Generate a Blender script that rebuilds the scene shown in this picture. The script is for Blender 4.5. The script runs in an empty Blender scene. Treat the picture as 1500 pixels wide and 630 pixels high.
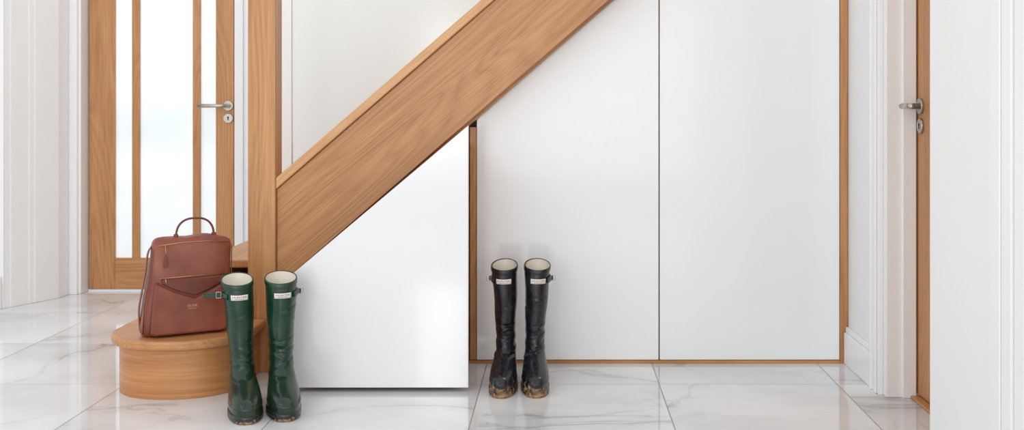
import bpy, bmesh, math, random
from mathutils import Vector, Matrix
random.seed(4)
S = bpy.context.scene
COL = S.collection
try:
    S.view_settings.view_transform = 'Standard'
except Exception:
    pass

def lin(c):
    out = []
    for v in c:
        v = v / 255.0
        out.append(v / 12.92 if v <= 0.04045 else ((v + 0.055) / 1.055) ** 2.4)
    return (out[0], out[1], out[2], 1.0)

# ------------------------------------------------------------------ materials
class NT:
    def __init__(s, name):
        s.m = bpy.data.materials.new(name); s.m.use_nodes = True
        s.t = s.m.node_tree; s.b = s.t.nodes['Principled BSDF']
    def n(s, typ, **kw):
        nd = s.t.nodes.new(typ)
        for k, v in kw.items(): setattr(nd, k, v)
        return nd
    def l(s, a, b): s.t.links.new(a, b)
    def math(s, op, a, b=None, c=None, clamp=False):
        nd = s.n('ShaderNodeMath', operation=op); nd.use_clamp = clamp
        for i, v in enumerate((a, b, c)):
            if v is None: continue
            if isinstance(v, (int, float)): nd.inputs[i].default_value = v
            else: s.l(v, nd.inputs[i])
        return nd.outputs[0]
    def mix(s, f, a, b):
        nd = s.n('ShaderNodeMix', data_type='RGBA')
        for sock, v in ((nd.inputs['Factor'], f), (nd.inputs[6], a), (nd.inputs[7], b)):
            if isinstance(v, (int, float, tuple)): sock.default_value = v
            else: s.l(v, sock)
        return nd.outputs[2]
    def noise(s, vec, scale, detail=3, rough=.5, dist=0.0):
        nd = s.n('ShaderNodeTexNoise'); s.l(vec, nd.inputs['Vector'])
        nd.inputs['Scale'].default_value = scale; nd.inputs['Detail'].default_value = detail
        nd.inputs['Roughness'].default_value = rough; nd.inputs['Distortion'].default_value = dist
        return nd.outputs[0]
    def rng(s, v, a, b, c=0.0, d=1.0):
        nd = s.n('ShaderNodeMapRange'); s.l(v, nd.inputs[0])
        for i, x in enumerate((a, b, c, d)): nd.inputs[i + 1].default_value = x
        return nd.outputs[0]
    def bump(s, h, st, dist=.002):
        nd = s.n('ShaderNodeBump'); nd.inputs['Strength'].default_value = st
        nd.inputs['Distance'].default_value = dist
        s.l(h, nd.inputs['Height']); s.l(nd.outputs[0], s.b.inputs['Normal'])

def plain(name, c, rough=.5, metal=0.0, coat=0.0, var=.02, nscale=6):
    k = NT(name)
    tc = k.n('ShaderNodeTexCoord').outputs['Object']
    f = k.noise(tc, nscale, 3)
    c0 = lin(c); c1 = tuple(max(0, x * (1 - var * 4)) for x in c0[:3]) + (1,)
    k.l(k.mix(k.rng(f, .3, .7), c1, c0), k.b.inputs['Base Color'])
    k.b.inputs['Roughness'].default_value = rough
    k.b.inputs['Metallic'].default_value = metal
    k.b.inputs['Coat Weight'].default_value = coat
    k.b.inputs['Coat Roughness'].default_value = .05
    return k.m

def oak(name, axis, dark=(144, 88, 46), light=(216, 160, 105)):
    k = NT(name)
    tc = k.n('ShaderNodeTexCoord').outputs['Object']
    rnd = k.n('ShaderNodeObjectInfo').outputs['Random']
    off = k.n('ShaderNodeVectorMath', operation='ADD')
    cmb = k.n('ShaderNodeCombineXYZ')
    for i in range(3): k.l(k.math('MULTIPLY', rnd, 7.3 + i), cmb.inputs[i])
    k.l(tc, off.inputs[0]); k.l(cmb.outputs[0], off.inputs[1])
    def mapped(al, ac):
        m = k.n('ShaderNodeMapping'); k.l(off.outputs[0], m.inputs['Vector'])
        sc = [ac] * 3
        for a_ in axis: sc['xyz'.index(a_)] = al
        m.inputs['Scale'].default_value = sc
        return m.outputs[0]
    big = k.noise(mapped(.55, 5.0), 1.0, 2, .45, .25)
    rings = k.math('FRACT', k.math('MULTIPLY', big, 22.0))
    ringm = k.math('POWER', k.math('ABSOLUTE', k.math('MULTIPLY_ADD', rings, 2.0, -1.0)), 1.6)
    ringm = k.math('SUBTRACT', 1.0, ringm)
    fine = k.noise(mapped(2.6, 260), 1.0, 4, .65)
    pore = k.rng(k.noise(mapped(9, 420), 1.0, 2, .5), .36, .46, 0.0, 1.0)
    tone = k.noise(mapped(.7, 11), 1.0, 3, .6)
    f = k.math('ADD', k.math('MULTIPLY', ringm, .20), k.math('MULTIPLY', k.rng(fine, .32, .68), .36))
    f = k.math('ADD', f, k.math('MULTIPLY', k.rng(tone, .3, .7), .34))
    f = k.math('ADD', f, k.math('MULTIPLY', pore, .12), clamp=True)
    k.l(k.mix(f, lin(dark), lin(light)), k.b.inputs['Base Color'])
    k.b.inputs['Roughness'].default_value = .36
    k.bump(fine, .12, .001)
    return k.m

OX, OY, OZ = oak('oak_grain_x', 'x'), oak('oak_grain_y', 'y'), oak('oak_grain_z', 'z')
OCAP = oak('oak_lit_rail', 'x', (176, 122, 74), (224, 174, 122))  # paler copy of the oak: light falling on the rail is painted in
OBULL = oak('oak_step', 'x', (160, 102, 58), (214, 158, 106))
OCURVE = oak('oak_curved_riser', 'xy', (156, 96, 52), (210, 152, 98))
WALL = plain('white_paint_wall', (244, 244, 244), .55, var=.003)
TRIM = plain('white_satin_trim', (246, 246, 246), .35, var=.003)
GLOSSW = plain('white_gloss_lacquer', (238, 239, 240), .12, coat=.35, var=.002)
GLOSSD = plain('white_gloss_lacquer_lit', (246, 250, 252), .13, coat=.4, var=.002)  # same lacquer, colour brightened to offset the dimmer light on the doors
STEEL = plain('satin_nickel', (190, 184, 174), .28, metal=1)
DARK = plain('painted_void_shade', (38, 30, 26), .8)  # dark colour stands in for shade inside the cupboard and keyholes
BRASS = plain('gold_metal', (196, 160, 108), .35, metal=1)
LOGO = plain('faded_gold_print', (206, 170, 134), .5)
CREAM = plain('pale_canvas_lining', (234, 228, 214), .85, nscale=40)
LABELM = plain('white_label', (240, 238, 232), .5)
REDINK = plain('label_red_ink', (150, 60, 55), .5)
GREYINK = plain('label_dark_ink', (90, 70, 66), .5)

def glass_mat(name):
    k = NT(name)
    tr = k.n('ShaderNodeBsdfTransparent'); tr.inputs[0].default_value = (.945, .96, .957, 1)
    gl = k.n('ShaderNodeBsdfGlossy'); gl.inputs['Roughness'].default_value = .16
    gl.inputs[0].default_value = (.9, .95, .93, 1)
    fr = k.n('ShaderNodeFresnel'); fr.inputs[0].default_value = 1.4
    mx = k.n('ShaderNodeMixShader')
    k.l(fr.outputs[0], mx.inputs[0]); k.l(tr.outputs[0], mx.inputs[1]); k.l(gl.outputs[0], mx.inputs[2])
    k.l(mx.outputs[0], k.t.nodes['Material Output'].inputs[0])
    return k.m
GLASS = glass_mat('clear_balustrade_glass')
GEDGE = plain('glass_edge', (160, 168, 162), .2)
def frosted():
    k = NT('frosted_glass_glow')
    tc = k.n('ShaderNodeTexCoord').outputs['Object']
    f = k.noise(tc, 2.2, 2)
    c = k.mix(k.rng(f, .3, .7), lin((218, 228, 233)), lin((246, 248, 250)))
    k.l(c, k.b.inputs['Base Color']); k.l(c, k.b.inputs['Emission Color'])
    k.b.inputs['Emission Strength'].default_value = .36  # panes glow by themselves, standing in for daylight behind the door
    k.b.inputs['Roughness'].default_value = .35
    return k.m
FROST = frosted()

def marble():
    k = NT('marble_tile_floor')
    tc = k.n('ShaderNodeTexCoord').outputs['Object']
    sp = k.n('ShaderNodeSeparateXYZ'); k.l(tc, sp.inputs[0])
    u = k.math('DIVIDE', k.math('SUBTRACT', sp.outputs[0], .335), .6)
    v = k.math('DIVIDE', k.math('SUBTRACT', sp.outputs[1], 3.565), .6)
    iu, iv = k.math('FLOOR', u), k.math('FLOOR', v)
    cid = k.n('ShaderNodeCombineXYZ'); k.l(iu, cid.inputs[0]); k.l(iv, cid.inputs[1])
    wn = k.n('ShaderNodeTexWhiteNoise', noise_dimensions='3D'); k.l(cid.outputs[0], wn.inputs['Vector'])
    sc = k.n('ShaderNodeVectorMath', operation='SCALE'); k.l(wn.outputs['Color'], sc.inputs[0]); sc.inputs['Scale'].default_value = 20
    ad = k.n('ShaderNodeVectorMath', operation='ADD'); k.l(tc, ad.inputs[0]); k.l(sc.outputs[0], ad.inputs[1])
    p = ad.outputs[0]
    rt = k.n('ShaderNodeMapping'); k.l(p, rt.inputs[0]); rt.inputs['Rotation'].default_value = (0, 0, .9); rt.inputs['Scale'].default_value = (1, 1.5, 1)
    p = rt.outputs[0]
    def vein(scale, w, dist):
        n = k.noise(p, scale, 8, .52, dist)
        return k.rng(k.math('ABSOLUTE', k.math('SUBTRACT', n, .5)), 0.0, w, 1.0, 0.0)
    m1 = k.rng(k.noise(p, 1.7, 2), .42, .62)
    v1 = k.math('MULTIPLY', vein(1.1, .014, .9), m1)
    v2 = k.math('MULTIPLY', vein(1.1, .12, .9), k.math('MULTIPLY', m1, .48))
    v3 = k.math('MULTIPLY', vein(2.8, .012, .6), k.math('MULTIPLY', k.rng(k.noise(p, 2.6, 2), .52, .70), .38))
    vv = k.math('ADD', k.math('ADD', v1, v2), v3, clamp=True)
    base = k.mix(k.rng(k.noise(p, 1.6, 4), .35, .65), lin((218, 219, 220)), lin((237, 238, 239)))
    c = k.mix(k.math('MULTIPLY', vv, .68), base, lin((158, 156, 152)))
    fu, fv = k.math('FRACT', u), k.math('FRACT', v)
    du = k.math('MINIMUM', fu, k.math('SUBTRACT', 1.0, fu)); dv = k.math('MINIMUM', fv, k.math('SUBTRACT', 1.0, fv))
    d = k.math('MINIMUM', du, dv)
    g = k.math('LESS_THAN', d, .0030)
    c = k.mix(g, c, lin((150, 148, 144)))
    k.l(c, k.b.inputs['Base Color'])
    k.l(k.math('MULTIPLY_ADD', g, .4, .05), k.b.inputs['Roughness'])
    k.b.inputs['IOR'].default_value = 1.6
    return k.m
MARBLE = marble()

def rubber(name, c0, c1, mud=0.0, bloom=.3, glo=(.18, .34)):
    k = NT(name)
    tc = k.n('ShaderNodeTexCoord').outputs['Object']
    c = k.mix(k.rng(k.noise(tc, 14, 4, .6), .35, .7), lin(c0), lin(c1))
    c = k.mix(k.math('MULTIPLY', k.rng(k.noise(tc, 38, 5, .7), .52, .75), bloom), c, lin(tuple(min(255, v + 45) for v in c1)))
    r = k.rng(k.noise(tc, 20, 3), .3, .7, glo[0], glo[1])
    sp = k.n('ShaderNodeSeparateXYZ'); k.l(tc, sp.inputs[0])
    if name.startswith('green_rubber'):
        ft = k.rng(sp.outputs[2], .07, .16, 1.0, 0.0)
        c = k.mix(k.math('MULTIPLY', ft, .8), c, lin((30, 44, 36)))
        tn = k.math('MULTIPLY', k.rng(k.noise(tc, 9, 4, .6), .5, .75), .36)
        c = k.mix(tn, c, lin((82, 92, 58)))
    if mud > 0:
        h = k.rng(sp.outputs[2], 0.0, mud, .15, -.17)
        mk = k.rng(k.math('ADD', k.noise(tc, 48, 5, .7), h), .57, .62)
        mc = k.mix(k.rng(k.noise(tc, 70, 3), .4, .6), lin((118, 90, 60)), lin((168, 138, 100)))
        c = k.mix(k.math('MULTIPLY', mk, .95), c, mc)
        r = k.math('MAXIMUM', r, k.math('MULTIPLY', mk, .8))
    k.l(c, k.b.inputs['Base Color']); k.l(r, k.b.inputs['Roughness'])
    k.bump(k.noise(tc, 60, 3), .08, .001)
    return k.m
GREEN = rubber('green_rubber', (12, 47, 32), (22, 62, 43), bloom=.14, glo=(.15, .28))
GSOLE = rubber('green_sole', (24, 34, 30), (38, 50, 42), mud=.02)
BLACK = rubber('black_rubber', (16, 18, 23), (32, 35, 42), mud=.10)
BSOLE = rubber('muddy_black_sole', (26, 24, 24), (44, 40, 36), mud=.09)
def leather(name, c0, c1):
    k = NT(name)
    tc = k.n('ShaderNodeTexCoord').outputs['Object']
    k.l(k.mix(k.rng(k.noise(tc, 12, 3), .35, .7), lin(c0), lin(c1)), k.b.inputs['Base Color'])
    k.b.inputs['Roughness'].default_value = .36
    vo = k.n('ShaderNodeTexVoronoi'); vo.inputs['Scale'].default_value = 420; k.l(tc, vo.inputs['Vector'])
    k.bump(vo.outputs['Distance'], .3, .0006)
    return k.m
LEA = leather('tan_leather', (126, 63, 45), (148, 79, 58))
LEAD = leather('dark_tan_leather', (102, 48, 35), (122, 61, 45))

# ------------------------------------------------------------------ helpers
def reg(name, me, mat, parent=None, loc=(0, 0, 0), smooth=False, **props):
    ob = bpy.data.objects.new(name, me)
    COL.objects.link(ob)
    if mat is not None and not me.materials: me.materials.append(mat)
    ob.location = loc
    if parent is not None: ob.parent = parent
    if smooth:
        for p in me.polygons: p.use_smooth = True
    for k_, v_ in props.items(): ob[k_] = v_
    return ob
def empty(name, loc, rot=0.0, **props):
    ob = bpy.data.objects.new(name, None); ob.empty_display_size = .05
    COL.objects.link(ob); ob.location = loc; ob.rotation_euler = (0, 0, rot)
    for k_, v_ in props.items(): ob[k_] = v_
    return ob
def bevel(ob, w, seg=2):
    if w > 0:
        m = ob.modifiers.new('bevel', 'BEVEL'); m.width = w; m.segments = seg; m.limit_method = 'ANGLE'
        m.angle_limit = math.radians(40)
    return ob
def bm_box(bm, x0, x1, y0, y1, z0, z1):
    vs = [bm.verts.new((x, y, z)) for z in (z0, z1) for y in (y0, y1) for x in (x0, x1)]
    for f in ((0, 2, 3, 1), (4, 5, 7, 6), (0, 1, 5, 4), (2, 6, 7, 3), (0, 4, 6, 2), (1, 3, 7, 5)):
        bm.faces.new([vs[i] for i in f])
def parent_world(p):
    v = Vector((0, 0, 0))
    while p is not None:
        v += p.location; p = p.parent
    return v
def boxes(name, lst, mat, parent=None, bev=.0015, **props):
    xs = [b[0] for b in lst] + [b[1] for b in lst]; ys = [b[2] for b in lst] + [b[3] for b in lst]; zs = [b[4] for b in lst]
    o = Vector(((min(xs) + max(xs)) / 2, (min(ys) + max(ys)) / 2, min(zs)))
    bm = bmesh.new()
    for b in lst: bm_box(bm, b[0] - o.x, b[1] - o.x, b[2] - o.y, b[3] - o.y, b[4] - o.z, b[5] - o.z)
    me = bpy.data.meshes.new(name); bm.to_mesh(me); bm.free()
    return bevel(reg(name, me, mat, parent, o - parent_world(parent), **props), bev)
def prism(name, pts, y0, y1, mat, parent=None, bev=.0015, plane='xz', rot=0.0, origin=None, local=False, **props):
    bm = bmesh.new()
    if plane == 'xz': mk = lambda p, t: (p[0], t, p[1])
    else: mk = lambda p, t: (p[0], p[1], t)
    a = [bm.verts.new(mk(p, y0)) for p in pts]; b = [bm.verts.new(mk(p, y1)) for p in pts]
    bm.faces.new(a); bm.faces.new(b[::-1])
    n = len(pts)
    for i in range(n): bm.faces.new([a[i], b[i], b[(i + 1) % n], a[(i + 1) % n]])
    bmesh.ops.recalc_face_normals(bm, faces=bm.faces)
    o = Vector((0, 0, 0))
    if not local and rot == 0.0:
        xs = [v.co.x for v in bm.verts]; ys = [v.co.y for v in bm.verts]; zs = [v.co.z for v in bm.verts]
        o = Vector(((min(xs) + max(xs)) / 2, (min(ys) + max(ys)) / 2, min(zs)))
        for v in bm.verts: v.co -= o
    me = bpy.data.meshes.new(name); bm.to_mesh(me); bm.free()
    if origin is not None: o = Vector(origin)
    loc = o if local else o - parent_world(parent)
    ob = reg(name, me, mat, parent, loc, **props)
    if rot: ob.rotation_euler = (0, -rot, 0)
    return bevel(ob, bev)
def loft(name, rings, mat, parent=None, caps=(True, True), sub=0, loc=(0, 0, 0), **props):
    bm = bmesh.new(); R = [[bm.verts.new(p) for p in r] for r in rings]
    n = len(rings[0])
    for a, b in zip(R[:-1], R[1:]):
        for i in range(n): bm.faces.new([a[i], a[(i + 1) % n], b[(i + 1) % n], b[i]])
    if caps[0]: bm.faces.new(R[0][::-1])
    if caps[1]: bm.faces.new(R[-1])
    bmesh.ops.recalc_face_normals(bm, faces=bm.faces)
    me = bpy.data.meshes.new(name); bm.to_mesh(me); bm.free()
    ob = reg(name, me, mat, parent, loc, smooth=True, **props)
    if sub:
        m = ob.modifiers.new('sub', 'SUBSURF'); m.levels = sub; m.render_levels = sub
    return ob
def tube(name, pts, r, mat, parent=None, n=10, loc=(0, 0, 0), flat=1.0, up=Vector((0, 0, 1)), **props):
    pts = [Vector(p) for p in pts]; rings = []
    for i, p in enumerate(pts):
        t = (pts[min(i + 1, len(pts) - 1)] - pts[max(i - 1, 0)]).normalized()
        a = t.cross(up)
        if a.length < 1e-3: a = t.cross(Vector((0, 1, 0)))
        a.normalize(); b = a.cross(t).normalized()
        rings.append([p + a * (r * math.cos(2 * math.pi * j / n)) + b * (r * flat * math.sin(2 * math.pi * j / n)) for j in range(n)])
    return loft(name, rings, mat, parent, loc=loc, **props)
def bm_cyl(bm, c, axis, r, h, n=24):
    axis = Vector(axis).normalized()
    q = Vector((0, 0, 1)).rotation_difference(axis).to_matrix().to_4x4()
    bmesh.ops.create_cone(bm, cap_ends=True, segments=n, radius1=r, radius2=r, depth=h,
                          matrix=Matrix.Translation(Vector(c) + axis * h / 2) @ q)
def from_bm(name, bm, mat, parent, loc=(0, 0, 0), bev=0, smooth=False, **props):
    me = bpy.data.meshes.new(name); bm.to_mesh(me); bm.free()
    ob = reg(name, me, mat, parent, loc, smooth=smooth, **props)
    return bevel(ob, bev)
def text_mesh(body, size):
    cu = bpy.data.curves.new('tmp_text', 'FONT'); cu.body = body; cu.size = size
    cu.align_x = 'CENTER'; cu.align_y = 'CENTER'; cu.extrude = 0; cu.resolution_u = 3
    ob = bpy.data.objects.new('tmp_text', cu); COL.objects.link(ob)
    bpy.context.view_layer.update()
    me = bpy.data.meshes.new_from_object(ob.evaluated_get(bpy.context.evaluated_depsgraph_get()))
    bpy.data.objects.remove(ob); me.materials.clear()
    return me

ST = dict(kind='structure')
# ------------------------------------------------------------------ room
boxes('floor', [(-5, 3.0, -1.5, 5.45, -.06, 0)], MARBLE, bev=0, **ST)
fl = bpy.data.objects['floor']
for v in fl.data.vertices: v.co += fl.location
fl.location = (0, 0, 0)

boxes('wall_back', [(-5, -2.372, 5.33, 5.45, 0, 2.6), (-1.632, 1.3, 5.33, 5.45, 0, 2.6), (-2.372, -1.632, 5.33, 5.45, 2.01, 2.6)], WALL, bev=0, **ST)
boxes('wall_stair', [(-1.30, 1.3, 4.70, 4.80, 0, 2.6)], WALL, bev=0, **ST)
boxes('wall_left', [(-5, -2.56, 4.87, 5.33, 0, 2.6)], WALL, bev=.002, **ST)
prism('trim_1', [(-2.56, 4.875), (-2.548, 4.90), (-2.543, 4.905), (-2.505, 4.985), (-2.500, 4.990), (-2.490, 5.01), (-2.485, 5.015), (-2.430, 5.13), (-2.425, 5.20), (-2.425, 5.33), (-2.56, 5.33)], 0, 2.6, TRIM, None, .003, plane='xy', **ST)
boxes('trim_2', [(-2.425, -2.372, 5.24, 5.33, 0, 2.06), (-2.425, -2.385, 5.225, 5.24, 0, 2.06)], TRIM, bev=.003, **ST)
boxes('trim_3', [(-1.632, -1.56, 5.305, 5.33, 0, 2.08), (-1.622, -1.585, 5.296, 5.305, 0, 2.08), (-2.372, -1.632, 5.305, 5.33, 2.01, 2.08)], TRIM, bev=.003, **ST)
boxes('baseboard_left', [(-5, -2.565, 4.85, 4.87, 0, .13), (-5, -2.568, 4.857, 4.87, .13, .15)], TRIM, bev=.004, **ST)
boxes('wall_right', [(1.05, 1.30, 3.43, 5.33, 0, 2.6), (1.05, 1.30, 2.583, 3.43, 2.05, 2.6)], WALL, bev=.002, **ST)
boxes('wall_right_near', [(.903, 1.30, .6, 2.583, 0, 2.6)], WALL, bev=.002, **ST)
boxes('trim_4', [(1.034, 1.05, 3.432, 3.50, 0, 2.1), (1.028, 1.034, 3.45, 3.475, 0, 2.1), (1.026, 1.05, 3.50, 3.512, 0, 2.1)], TRIM, bev=.003, **ST)
boxes('trim_5', [(.893, .903, 2.05, 2.20, 0, 2.1), (.886, .893, 2.08, 2.115, 0, 2.1), (.889, .893, 2.14, 2.16, 0, 2.1), (.882, .903, 2.01, 2.05, 0, 2.1)], TRIM, bev=.003, **ST)
boxes('trim_6', [(1.05, 1.148, 3.405, 3.43, 0, 2.05), (1.10, 1.145, 3.395, 3.405, 0, 2.05)], TRIM, bev=.003, **ST)
boxes('baseboard_right', [(1.032, 1.05, 3.512, 3.845, 0, .115), (1.038, 1.05, 3.512, 3.845, .115, .135)], TRIM, bev=.004, **ST)
boxes('trim_7', [(1.125, 1.19, 2.6, 3.395, 0, .010)], OY, bev=.003, **ST)

# ------------------------------------------------------------------ glazed oak door
d1 = empty('door_1', (-2.0, 5.335, 0), label='oak door with three tall frosted glass panes', **ST)
zb = .012
boxes('door_leaf', [(-2.365, -2.236, 5.315, 5.355, zb, 1.98), (-1.728, -1.638, 5.315, 5.355, zb, 1.98),
                    (-2.150, -2.112, 5.317, 5.353, .168, 1.86), (-1.845, -1.807, 5.317, 5.353, .168, 1.86)], OZ, d1, .002)
boxes('door_rail', [(-2.236, -1.728, 5.316, 5.354, zb, .168)], OX, d1, .002)
boxes('door_rail', [(-2.236, -1.728, 5.316, 5.354, 1.86, 1.98)], OX, d1, .002)
for a, b in ((-2.236, -2.150), (-2.112, -1.845), (-1.807, -1.728)):
    boxes('glass_pane', [(a, b, 5.331, 5.339, .168, 1.86)], FROST, d1, 0)
boxes('trim_8', [(-2.37, -1.634, 5.315, 5.40, 0, .011)], TRIM, None, 0, **ST)

def lever(parent, P, nrm, along, length=.125, keyz=-.063, out=.051):
    P = Vector(P); nrm = Vector(nrm); along = Vector(along)
    bm = bmesh.new(); bm_cyl(bm, P, nrm, .0255, .009, 32)
    from_bm('handle_rose', bm, STEEL, parent, bev=.002)
    a = P + nrm * .008
    pts = [a, a + nrm * (out - .021), a + nrm * (out - .008) + along * .004, a + nrm * (out - .001) + along * .016, a + nrm * out + along * .06, a + nrm * out + along * length]
    tube('door_handle', pts, .0095, STEEL, parent, 14)
    bm = bmesh.new(); bm_cyl(bm, P + Vector((0, 0, keyz)), nrm, .0245, .008, 32)
    from_bm('escutcheon', bm, STEEL, parent, bev=.002)
    bm = bmesh.new()
    bm_cyl(bm, P + Vector((0, 0, keyz + .004)) + nrm * .0078, nrm, .0045, .001, 16)
    s = along * .0022
    c = P + Vector((0, 0, keyz - .004)) + nrm * .0083
    lo = [c[i] - abs(s[i]) - abs(nrm[i]) * .0005 for i in range(3)]
    hi = [c[i] + abs(s[i]) + abs(nrm[i]) * .0005 for i in range(3)]
    bm_box(bm, lo[0], hi[0], lo[1], hi[1], c.z - .006, c.z + .006)
    from_bm('keyhole', bm, DARK, parent)
lever(d1, (-1.664 + 2.0, 5.315 - 5.335, .933), (0, -1, 0), (-1, 0, 0), .135)

d2 = empty('door_2', (1.17, 3.0, 0), label='oak door with satin nickel lever handle', **ST)
boxes('door_leaf', [(1.15, 1.19, 2.59, 3.425, .014, 2.04)], OZ, d2, .002)
lever(d2, (1.15 - 1.17, 3.365 - 3.0, .938), (-1, 0, 0), (0, -1, 0), .12, out=.060)

# ------------------------------------------------------------------ staircase
SL = .868; ANG = math.atan(SL)
stair = empty('staircase', (-1.275, 3.9, 0), label='oak staircase with closed stringer, square newel and curved bottom step', category='staircase')
boxes('newel_post', [(-1.097, -1.0, 3.72, 3.81, 0, 1.62), (-1.107, -.99, 3.71, 3.82, 1.62, 1.65)], OZ, stair, .003)
ca, sa = math.cos(ANG), math.sin(ANG)
def uv(x, z, o=(-1.0, .642)):
    dx, dz = x - o[0], z - o[1]
    return (dx * ca + dz * sa, -dx * sa + dz * ca)
zl = lambda x: .348 + SL * (x + .939)
zu = lambda x: .642 + SL * (x + 1.0)
XE = 1.04
pts = [uv(-1.0, .348), uv(-.939, .348), uv(XE, zl(XE)), uv(XE, zu(XE)), uv(-1.0, zu(-1.0))]
prism('stringer', pts, 3.737 - 3.766, 3.795 - 3.766, OX, stair, .002, rot=ANG, origin=(-1.0, 3.766, .642))
zt = lambda x: zu(x) + .041
pts = [uv(-1.0, zu(-1.0) + .001), uv(XE, zu(XE) + .001), uv(XE, zt(XE)), uv(-1.0, zt(-1.0))]
prism('base_rail', pts, 3.722 - 3.766, 3.808 - 3.766, OCAP, stair, .004, rot=ANG, origin=(-1.0, 3.766, .642))
pts = [uv(-.95, zl(-.95) - .013), uv(XE, zl(XE) - .013), uv(XE, zl(XE) + .03), uv(-.95, zl(-.95) + .03)]
prism('soffit_trim', pts, 3.797 - 3.766, 3.846 - 3.766, OX, stair, .001, rot=ANG, origin=(-1.0, 3.766, .642))
gx0, gx1 = -.951, .9
prism('glass_panel', [(gx0, zt(gx0)), (gx1, zt(gx1)), (gx1, 2.6), (.15, 2.6), (gx0, 1.62)], 3.762, 3.770, GLASS, stair, 0, label='clear glass balustrade panel')
boxes('glass_edge', [(gx0 - .003, gx0 - .0002, 3.762, 3.770, zt(gx0) + .002, 1.62)], GEDGE, stair, 0)
def dshape(a, b, yb, cx=-1.262, cy=3.57, n=48, e=2.15):
    p = []
    for i in range(n + 1):
        t = math.pi + math.pi * i / n
        c, s = math.cos(t), math.sin(t)
        p.append((cx + a * math.copysign(abs(c) ** (2 / e), c), cy + b * math.copysign(abs(s) ** (2 / e), s)))
    p[-1] = (p[-1][0], cy)
    p += [(cx + a, 3.715), (-1.099, 3.715), (-1.099, yb), (cx - a, yb)]
    return p
prism('bottom_riser', dshape(.206, .192, 4.68), 0.0, .158, OCURVE, stair, .002, plane='xy')
prism('bottom_tread', dshape(.231, .215, 4.69), .160, .190, OBULL, stair, .008, plane='xy')
for i in range(1, 9):
    xn = -1.51 + .22 * i; z = .19 * (i + 1) + .002
    y0 = 3.822 if xn < -.95 else 3.80
    boxes('tread', [(xn, xn + .25, y0, 4.69, z - .03, z)], OY, stair, .006)
    boxes('riser', [(xn + .02, xn + .036, y0, 4.69, z - .189 if i > 1 else .193, z - .031)], OY, stair, .001)

# ------------------------------------------------------------------ under-stair cabinet
cab = empty('understairs_cabinet', (0, 4.0, 0), label='glossy white handleless under-stair cupboard with oak frame, drawer pulled out', category='cabinet')
boxes('cabinet_frame', [(1.02, 1.048, 3.85, 4.0, 0, 2.3)], OZ, cab, .001)
boxes('cabinet_frame', [(-.3275, -.304, 3.853, 4.05, .012, .86)], OZ, cab, .001)
boxes('cabinet_frame', [(-.998, -.985, 3.853, 4.05, .012, .29)], OZ, cab, .001)
boxes('cabinet_frame', [(-.998, 1.019, 3.848, 3.96, 0, .0105)], OX, cab, .001)
boxes('cabinet_frame', [(.356, .370, 3.875, 4.05, .012, 1.35)], OZ, cab, .001)
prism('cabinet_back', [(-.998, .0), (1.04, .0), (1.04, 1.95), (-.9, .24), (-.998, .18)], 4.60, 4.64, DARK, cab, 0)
DT = lambda x: zl(x) + .012
zc = .0125
prism('cabinet_door', [(-.302, zc), (.3595, zc), (.3595, DT(.3595)), (-.302, DT(-.302))], 3.852, 3.872, GLOSSD, cab, .0012, label='white gloss door with sloping top')
prism('cabinet_door', [(.364, zc), (1.018, zc), (1.018, DT(1.018)), (.364, DT(.364))], 3.852, 3.872, GLOSSD, cab, .0012, label='tall white gloss door with sloping top')
dr = empty('drawer', (0, 0, 0)); dr.parent = cab; dr.location = Vector((-.59, 3.6, 0)) - cab.location
prism('drawer_front', [(-.885, .015), (-.300, .015), (-.300, .874), (-.885, .380)], 3.467, 3.487, GLOSSW, dr, .0012, label='white gloss triangular drawer front')
prism('drawer_box', [(-.87, .03), (-.334, .03), (-.334, .80), (-.347, .80), (-.347, .045), (-.857, .045), (-.857, .34), (-.87, .34)], 3.488, 4.25, OY, dr, .001)
boxes('drawer_back', [(-.856, -.348, 4.235, 4.25, .046, .33)], OX, dr, .001)

# ------------------------------------------------------------------ boots
LV = [(.014, -.213, .070, .0455, 1), (.035, -.217, .074, .0480, 1), (.050, -.214, .076, .0475, 1), (.063, -.202, .076, .0460, 1),
      (.074, -.178, .074, .0440, .9), (.084, -.147, .071, .0415, .8), (.094, -.115, .067, .0395, .6), (.105, -.089, .063, .0380, .4),
      (.120, -.071, .058, .0365, .2), (.140, -.061, .055, .0354, 0), (.170, -.055, .052, .0356, 0), (.210, -.055, .052, .0375, 0),
      (.260, -.057, .055, .0400, 0), (.310, -.059, .058, .0430, 0), (.360, -.059, .060, .0460, 0), (.396, -.058, .061, .0475, 0)]
def sst(a, b, x):
    t = max(0, min(1, (x - a) / (b - a))); return t * t * (3 - 2 * t)
def lev(z):
    z = max(LV[0][0], min(LV[-1][0], z))
    for j in range(len(LV) - 1):
        a, b = LV[j], LV[j + 1]
        if z <= b[0]:
            t = (z - a[0]) / (b[0] - a[0]); out = [z]
            for i in range(1, 5):
                pa, pb = LV[max(j - 1, 0)], LV[min(j + 2, len(LV) - 1)]
                h = b[0] - a[0]
                ma = (b[i] - pa[i]) / max(b[0] - pa[0], 1e-6) * h; mb = (pb[i] - a[i]) / max(pb[0] - a[0], 1e-6) * h
                t2, t3 = t * t, t * t * t
                out.append((2 * t3 - 3 * t2 + 1) * a[i] + (t3 - 2 * t2 + t) * ma + (-2 * t3 + 3 * t2) * b[i] + (t3 - t2) * mb)
            out[4] = max(0, out[4])
            return out
def side_sign(s): return -1 if s == 'l' else 1
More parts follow.
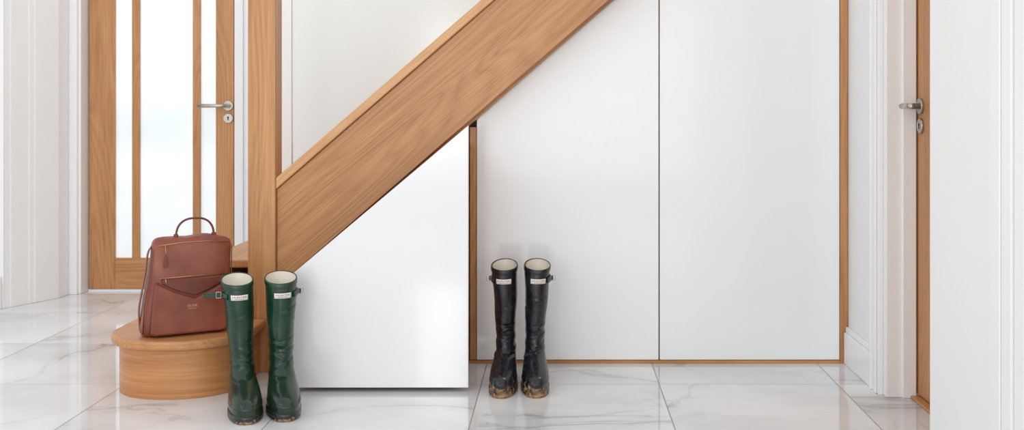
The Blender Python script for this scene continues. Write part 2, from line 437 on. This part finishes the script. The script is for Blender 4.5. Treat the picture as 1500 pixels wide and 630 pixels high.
def boot(label, loc, yaw, lean, upper, sole, side, tab, wscale, seed, strapm, group, fscale=1.0, wr_amp=1.0):
    rnd = random.Random(seed)
    e = empty('wellington_boot', loc, yaw, label=label, category='boot', group=group)
    ph = rnd.uniform(0, 6)
    creases = [(rnd.uniform(.10, .21), rnd.uniform(-2.6, -.5), rnd.uniform(.5, 1.1), rnd.uniform(-.018, .018)) for _ in range(9)]
    creases += [(rnd.uniform(.22, .33), rnd.uniform(-3.1, 3.1), rnd.uniform(.4, .8), rnd.uniform(-.02, .02)) for _ in range(5)]
    def ring(z, off=0.0, n=48, wr=True, zmod=None):
        _, yf, yb, hx, ff = lev(z)
        hx *= wscale + (fscale - wscale) * ff
        yc, a = (yf + yb) / 2, (yb - yf) / 2 + off
        ex = 2.0 + .5 * ff; out = []
        for i in range(n):
            t = 2 * math.pi * i / n; c, s = math.cos(t), math.sin(t)
            y = yc + a * math.copysign(abs(c) ** (2 / ex), c)
            sp = (y - (yc - a)) / (2 * a)
            w = (hx + off) * (1 - ff * .20 * sst(.38, .66, sp))
            x = w * math.copysign(abs(s) ** (2 / ex), s)
            r = 0
            if wr:
                k_ = sst(.08, .11, z) * (1 - sst(.15, .23, z)) * wr_amp
                r = k_ * (.0008 * math.sin(z * 150 + 2.2 * c + ph + 1.3 * s))
                phi = math.atan2(c, s)       # boot front at -pi/2
                for cz_, ca_, cw_, tl in creases:
                    dph = (phi - ca_ + math.pi) % (2 * math.pi) - math.pi
                    g = math.exp(-(dph / cw_) ** 2)
                    if g > .02:
                        q = (z - cz_ - tl * dph) / .0055
                        r += wr_amp * .0024 * g * (math.exp(-(q + 1) ** 2) * .9 - math.exp(-q * q)) * (1 if cz_ < .22 else .45)
                r += wr_amp * .0010 * math.sin(z * 38 + ph + 2 * s - 1.5 * c) * sst(.15, .25, z)
                r += .0014 * math.exp(-((z - .042) / .0035) ** 2)
            x += s * r; y += c * r
            zz = z + .20 * y * sst(.33, .396, z)
            if zmod: zz = zmod(sp, zz)
            x += lean * (z / .39) ** 1.3
            out.append((x, y, zz))
        return out
    zs = [.014 + (.396 - .014) * i / 150 for i in range(151)]
    loft('boot_upper', [ring(z) for z in zs], upper, e, (True, False), 1)
    loft('rim_binding', [ring(.380, .0002), ring(.380, .0018), ring(.388, .0020), ring(.396, .0018), [(x, y, z + .002) for x, y, z in ring(.396, -.0005)], ring(.396, -.0028)], upper, e, (False, False), 1)
    loft('lining', [ring(z, -.0030, wr=False) for z in (.3955, .385, .36, .32, .28, .24)], CREAM, e, (False, True), 0)
    arch = lambda z0: (lambda sp, zz: z0 + (.010 if (.52 < sp < .68 and z0 < .005) else 0))
    loft('sole', [ring(.02, .001, wr=False, zmod=arch(0)), ring(.02, .0040, wr=False, zmod=arch(.003)), ring(.02, .0040, wr=False, zmod=arch(.009)), ring(.02, .003, wr=False, zmod=arch(.010)),
                  ring(.02, .0040, wr=False, zmod=arch(.012)), ring(.02, .0040, wr=False, zmod=arch(.021)), ring(.02, .0005, wr=False, zmod=arch(.024))], sole, e, (True, True), 0)
    def front(x, z, o):
        _, yf, yb, hx, ff = lev(z); hx = hx * wscale + o; yc, a = (yf + yb) / 2, (yb - yf) / 2 + o
        y = yc - a * math.sqrt(max(0, 1 - (x / hx) ** 2))
        return (x + lean * (z / .39) ** 1.3, y, z + .2 * y * sst(.33, .396, z))
    cx, cz = .001, .352
    bm = bmesh.new(); N = 12; g = []
    for j in range(2):
        g.append([bm.verts.new(front(cx + (-.0255 + .051 * i / N), cz + (-.0105 + .021 * j), .0048)) for i in range(N + 1)])
    for i in range(N): bm.faces.new([g[0][i], g[0][i + 1], g[1][i + 1], g[1][i]])
    lb = from_bm('boot_label', bm, LABELM, e, smooth=True)
    so = lb.modifiers.new('solid', 'SOLIDIFY'); so.thickness = .001; so.offset = -1
    for body, size, dz, mt in (('HUNTER', .0112, .0022, REDINK), ('BRITISH MADE', .0042, -.0062, GREYINK)):
        me = text_mesh(body, size)
        for v in me.vertices:
            v.co = Vector(front(cx + v.co.x, cz + dz + v.co.y, .0064))
        reg('label_lettering', me, mt, e)
    sx = side_sign(side); zz = .352; _, yf, yb, hx, ff = lev(zz); hx *= wscale
    X0 = lean * (zz / .39) ** 1.3
    pts = []
    for i in range(13):
        t = math.radians(-46 + 92 * i / 12)
        pts.append((X0 + sx * (hx + .0030) * math.cos(t), (yf + yb) / 2 + ((yb - yf) / 2 + .0030) * math.sin(t)))
    bm = bmesh.new(); rows = []
    for h in (-.0085, .0085): rows.append([bm.verts.new((p[0], p[1], zz + h + .2 * p[1] * .35)) for p in pts])
    for i in range(12): bm.faces.new([rows[0][i], rows[0][i + 1], rows[1][i + 1], rows[1][i]])
    st = from_bm('boot_strap', bm, strapm, e, smooth=True)
    m = st.modifiers.new('solid', 'SOLIDIFY'); m.thickness = .003; m.offset = 0
    x0 = X0 + sx * (hx + .001); x1 = X0 + sx * (hx + tab)
    bm = bmesh.new(); bm_box(bm, min(x0, x1), max(x0, x1), -.006, -.002, zz - .008, zz + .007)
    from_bm('strap_tab', bm, strapm, e, bev=.0015)
    bx = X0 + sx * (hx + min(tab, .012)); bm = bmesh.new()
    for q in ((-.008, .008, -.010, -.0078), (-.008, .008, .0078, .010), (-.008, -.006, -.0078, .0078), (.006, .008, -.0078, .0078)):
        bm_box(bm, bx + q[0], bx + q[1], -.010, -.0065, zz + q[2], zz + q[3])
    from_bm('buckle', bm, STEEL, e, bev=.0008)
    return e

GB, BB = 'pair of green wellington boots', 'pair of black wellington boots'
boot('dark green rubber wellington boot with loose strap, beside newel post', (-.992, 3.317, 0), math.radians(20), -.018, GREEN, GSOLE, 'l', .058, 1.02, 1, GREEN, GB, 1.06, 1.2)
boot('dark green rubber wellington boot standing against the open drawer', (-.882, 3.347, 0), math.radians(19), .000, GREEN, GSOLE, 'r', .014, 1.05, 2, GREEN, GB, 1.06, 1.2)
boot('black rubber wellington boot with muddy sole, upright against white door', (-.1815, 3.606, 0), math.radians(-2.5), -.006, BLACK, BSOLE, 'l', .012, .93, 3, BLACK, BB, .95, 1.5)
boot('black rubber wellington boot with muddy toe, leaning slightly outward', (-.0885, 3.610, 0), math.radians(3.5), .013, BLACK, BSOLE, 'r', .012, .93, 4, BLACK, BB, .95, 1.5)

# ------------------------------------------------------------------ bag
BAGZ = .1905
bag = empty('leather_backpack', (-1.243, 3.500, BAGZ), math.radians(28), label='tan brown leather backpack with gold zips standing on oak step', category='bag')
SH = lambda z: .026 * (z / .32)
BR = [(0, .126, .040, 4), (.004, .134, .049, 4), (.02, .140, .056, 3.8), (.08, .1435, .061, 3.6), (.15, .139, .058, 3.6), (.21, .132, .051, 3.8), (.26, .130, .043, 3.8), (.29, .132, .037, 3.6), (.305, .131, .032, 3.4), (.315, .126, .026, 3.2), (.321, .113, .018, 3)]
def bagring(z, hw, d, e, n=72):
    out = []
    for i in range(n):
        t = 2 * math.pi * i / n; c, s = math.cos(t), math.sin(t)
        x = hw * math.copysign(abs(c) ** (2 / e), c)
        y = d * math.copysign(abs(s) ** (2 / e), s)
        zz = z - .010 * (abs(x) / .13) ** 3 * sst(.2, .32, z) + .004 * math.sin(x * 40) * sst(.25, .32, z)
        if abs(s) < .5: x *= 1 - .07 * (1 - abs(s) / .5) * sst(.03, .12, z)
        y += .005 * math.sin(x * 26 + z * 34) * sst(.02, .1, z) * (1 if y < 0 else .4)
        out.append((SH(z) + x, y, zz))
    return out
loft('bag_body', [bagring(*b) for b in BR], LEA, bag, sub=2)
def slab(name, pts, y0, y1, mat, bev=.003):
    return prism(name, [(x + SH(z), z) for x, z in pts], y0, y1, mat, bag, bev, local=True)
slab('front_pocket', [(-.116, .014), (-.10, .008), (.108, .008), (.124, .014), (.131, .10), (.128, .182), (.070, .148), (.016, .122), (-.050, .146), (-.114, .180)], -.0695, -.050, LEA, .006)
slab('pocket_flap', [(-.096, .187), (.122, .189), (.108, .172), (.066, .149), (.016, .128), (-.046, .149), (-.088, .172)], -.0650, -.048, LEAD, .004)
def front_tube(name, p, r, mat, y): return tube(name, [(x + SH(z), yy, z) for (x, z), yy in zip(p, y)], r, mat, bag, 8)
front_tube('pocket_zip', [(-.100, .191), (0, .193), (.122, .193)], .0013, BRASS, [-.0605, -.0605, -.0590])
front_tube('top_zip', [(-.110, .294), (-.04, .301), (.04, .302), (.112, .294)], .0013, BRASS, [-.0370, -.0400, -.0390, -.0360])
front_tube('seam_piping', [(-.116, .014), (-.118, .10), (-.114, .181), (-.050, .147), (.016, .122), (.070, .149), (.129, .183)], .0013, LEAD, [-.070] * 7)
front_tube('zip_puller', [(-.088, .296), (-.086, .282), (-.084, .262)], .0016, BRASS, [-.042, -.047, -.052])
slab('puller_tab', [(-.089, .262), (-.079, .262), (-.077, .226), (-.091, .226)], -.059, -.054, LEAD, .001)
front_tube('zip_puller', [(-.082, .190), (-.080, .181), (-.079, .173)], .0020, BRASS, [-.066, -.069, -.0705])
front_tube('side_piping', [(-.1335, .015), (-.1375, .10), (-.128, .20), (-.125, .26), (-.125, .285)], .0018, LEAD, [-.044, -.049, -.042, -.035, -.031])
front_tube('side_piping', [(.1335, .015), (.1375, .10), (.128, .20), (.125, .26), (.125, .285)], .0018, LEAD, [-.044, -.049, -.042, -.035, -.031])
cp = [Vector(p) for p in ((-.088, .012, .296), (-.100, .013, .289), (-.111, .015, .262), (-.117, .017, .21), (-.127, .017, .15), (-.137, .016, .09), (-.137, .014, .04), (-.133, .012, .010))]
sp_ = []
for i in range(len(cp) - 1):
    p0, p1, p2, p3 = cp[max(i - 1, 0)], cp[i], cp[i + 1], cp[min(i + 2, len(cp) - 1)]
    for j in range(6):
        t = j / 6
        sp_.append(.5 * ((2 * p1) + (p2 - p0) * t + (2 * p0 - 5 * p1 + 4 * p2 - p3) * t * t + (3 * p1 - p0 - 3 * p2 + p3) * t ** 3))
sp_.append(cp[-1])
rings = []
for p in sp_:
    rings.append([p + Vector((.003 * math.cos(a_), .011 * math.sin(a_), .003 * math.cos(a_) if p.z > .28 else 0)) for a_ in [2 * math.pi * j / 12 for j in range(12)]])
loft('shoulder_strap', rings, LEA, bag)
hp = []
for i in range(25):
    t = math.pi * i / 24
    hp.append((.008 + SH(.32) - .060 * math.copysign(abs(math.cos(t)) ** .8, math.cos(t)), -.006, .312 + .064 * max(0, math.sin(t)) ** .8))
tube('bag_handle', hp, .0036, LEAD, bag, 10)
for x in (-.052, .068):
    bm = bmesh.new(); bm_box(bm, x + SH(.32) - .007, x + SH(.32) + .007, -.013, .003, .306, .326)
    from_bm('handle_tab', bm, LEAD, bag, bev=.003)
for body, size, z in (('DUNE', .0115, .098), ('LONDON', .0055, .089)):
    me = text_mesh(body, size)
    for v in me.vertices: v.co = Vector((.008 + SH(z) + v.co.x, -.0699, z + v.co.y))
    reg('logo_lettering', me, LOGO, bag)

# ------------------------------------------------------------------ light
w = bpy.data.worlds.new('world'); S.world = w; w.use_nodes = True
bg = w.node_tree.nodes['Background']; bg.inputs[0].default_value = (.985, .99, 1.0, 1); bg.inputs[1].default_value = 1.0
def area(name, loc, target, sx, sy, e, c=(1, 1, 1)):
    L = bpy.data.lights.new(name, 'AREA'); L.shape = 'RECTANGLE'; L.size = sx; L.size_y = sy; L.energy = e; L.color = c
    o = bpy.data.objects.new(name, L); COL.objects.link(o); o.location = loc
    o.rotation_euler = (Vector(target) - Vector(loc)).to_track_quat('-Z', 'Y').to_euler()
area('front_fill', (-.3, -2.6, 1.9), (-.2, 4, 1.0), 7.0, 3.4, 74, (1, 1, 1))  # added frontal fill behind the camera, not an actual lamp
area('hall_window', (-1.0, -2.0, 1.15), (-1.0, 4, 1.15), .38, 1.1, 13, (1, 1, 1))
area('soft_key_area', (-2.8, 1.0, 2.4), (-.6, 3.9, .5), 1.6, 1.2, 7, (1, .99, .97))  # added key from upper left for soft directional shading, no real source
area('stairwell_fill', (-.7, 4.2, 2.55), (-.6, 4.4, 0), 1.4, .6, 5, (1, 1, 1))  # added fill above the stairs to brighten the wall behind the glass

cam = bpy.data.cameras.new('camera'); co = bpy.data.objects.new('camera', cam); COL.objects.link(co)
co.location = (0, 0, .95); co.rotation_euler = (math.radians(90), 0, 0)
cam.sensor_width = 36
cam.lens = 36 * 1550 / 1500
cam.shift_x = -70 / 1500; cam.shift_y = -165 / 1500
cam.clip_start = .05
S.camera = co
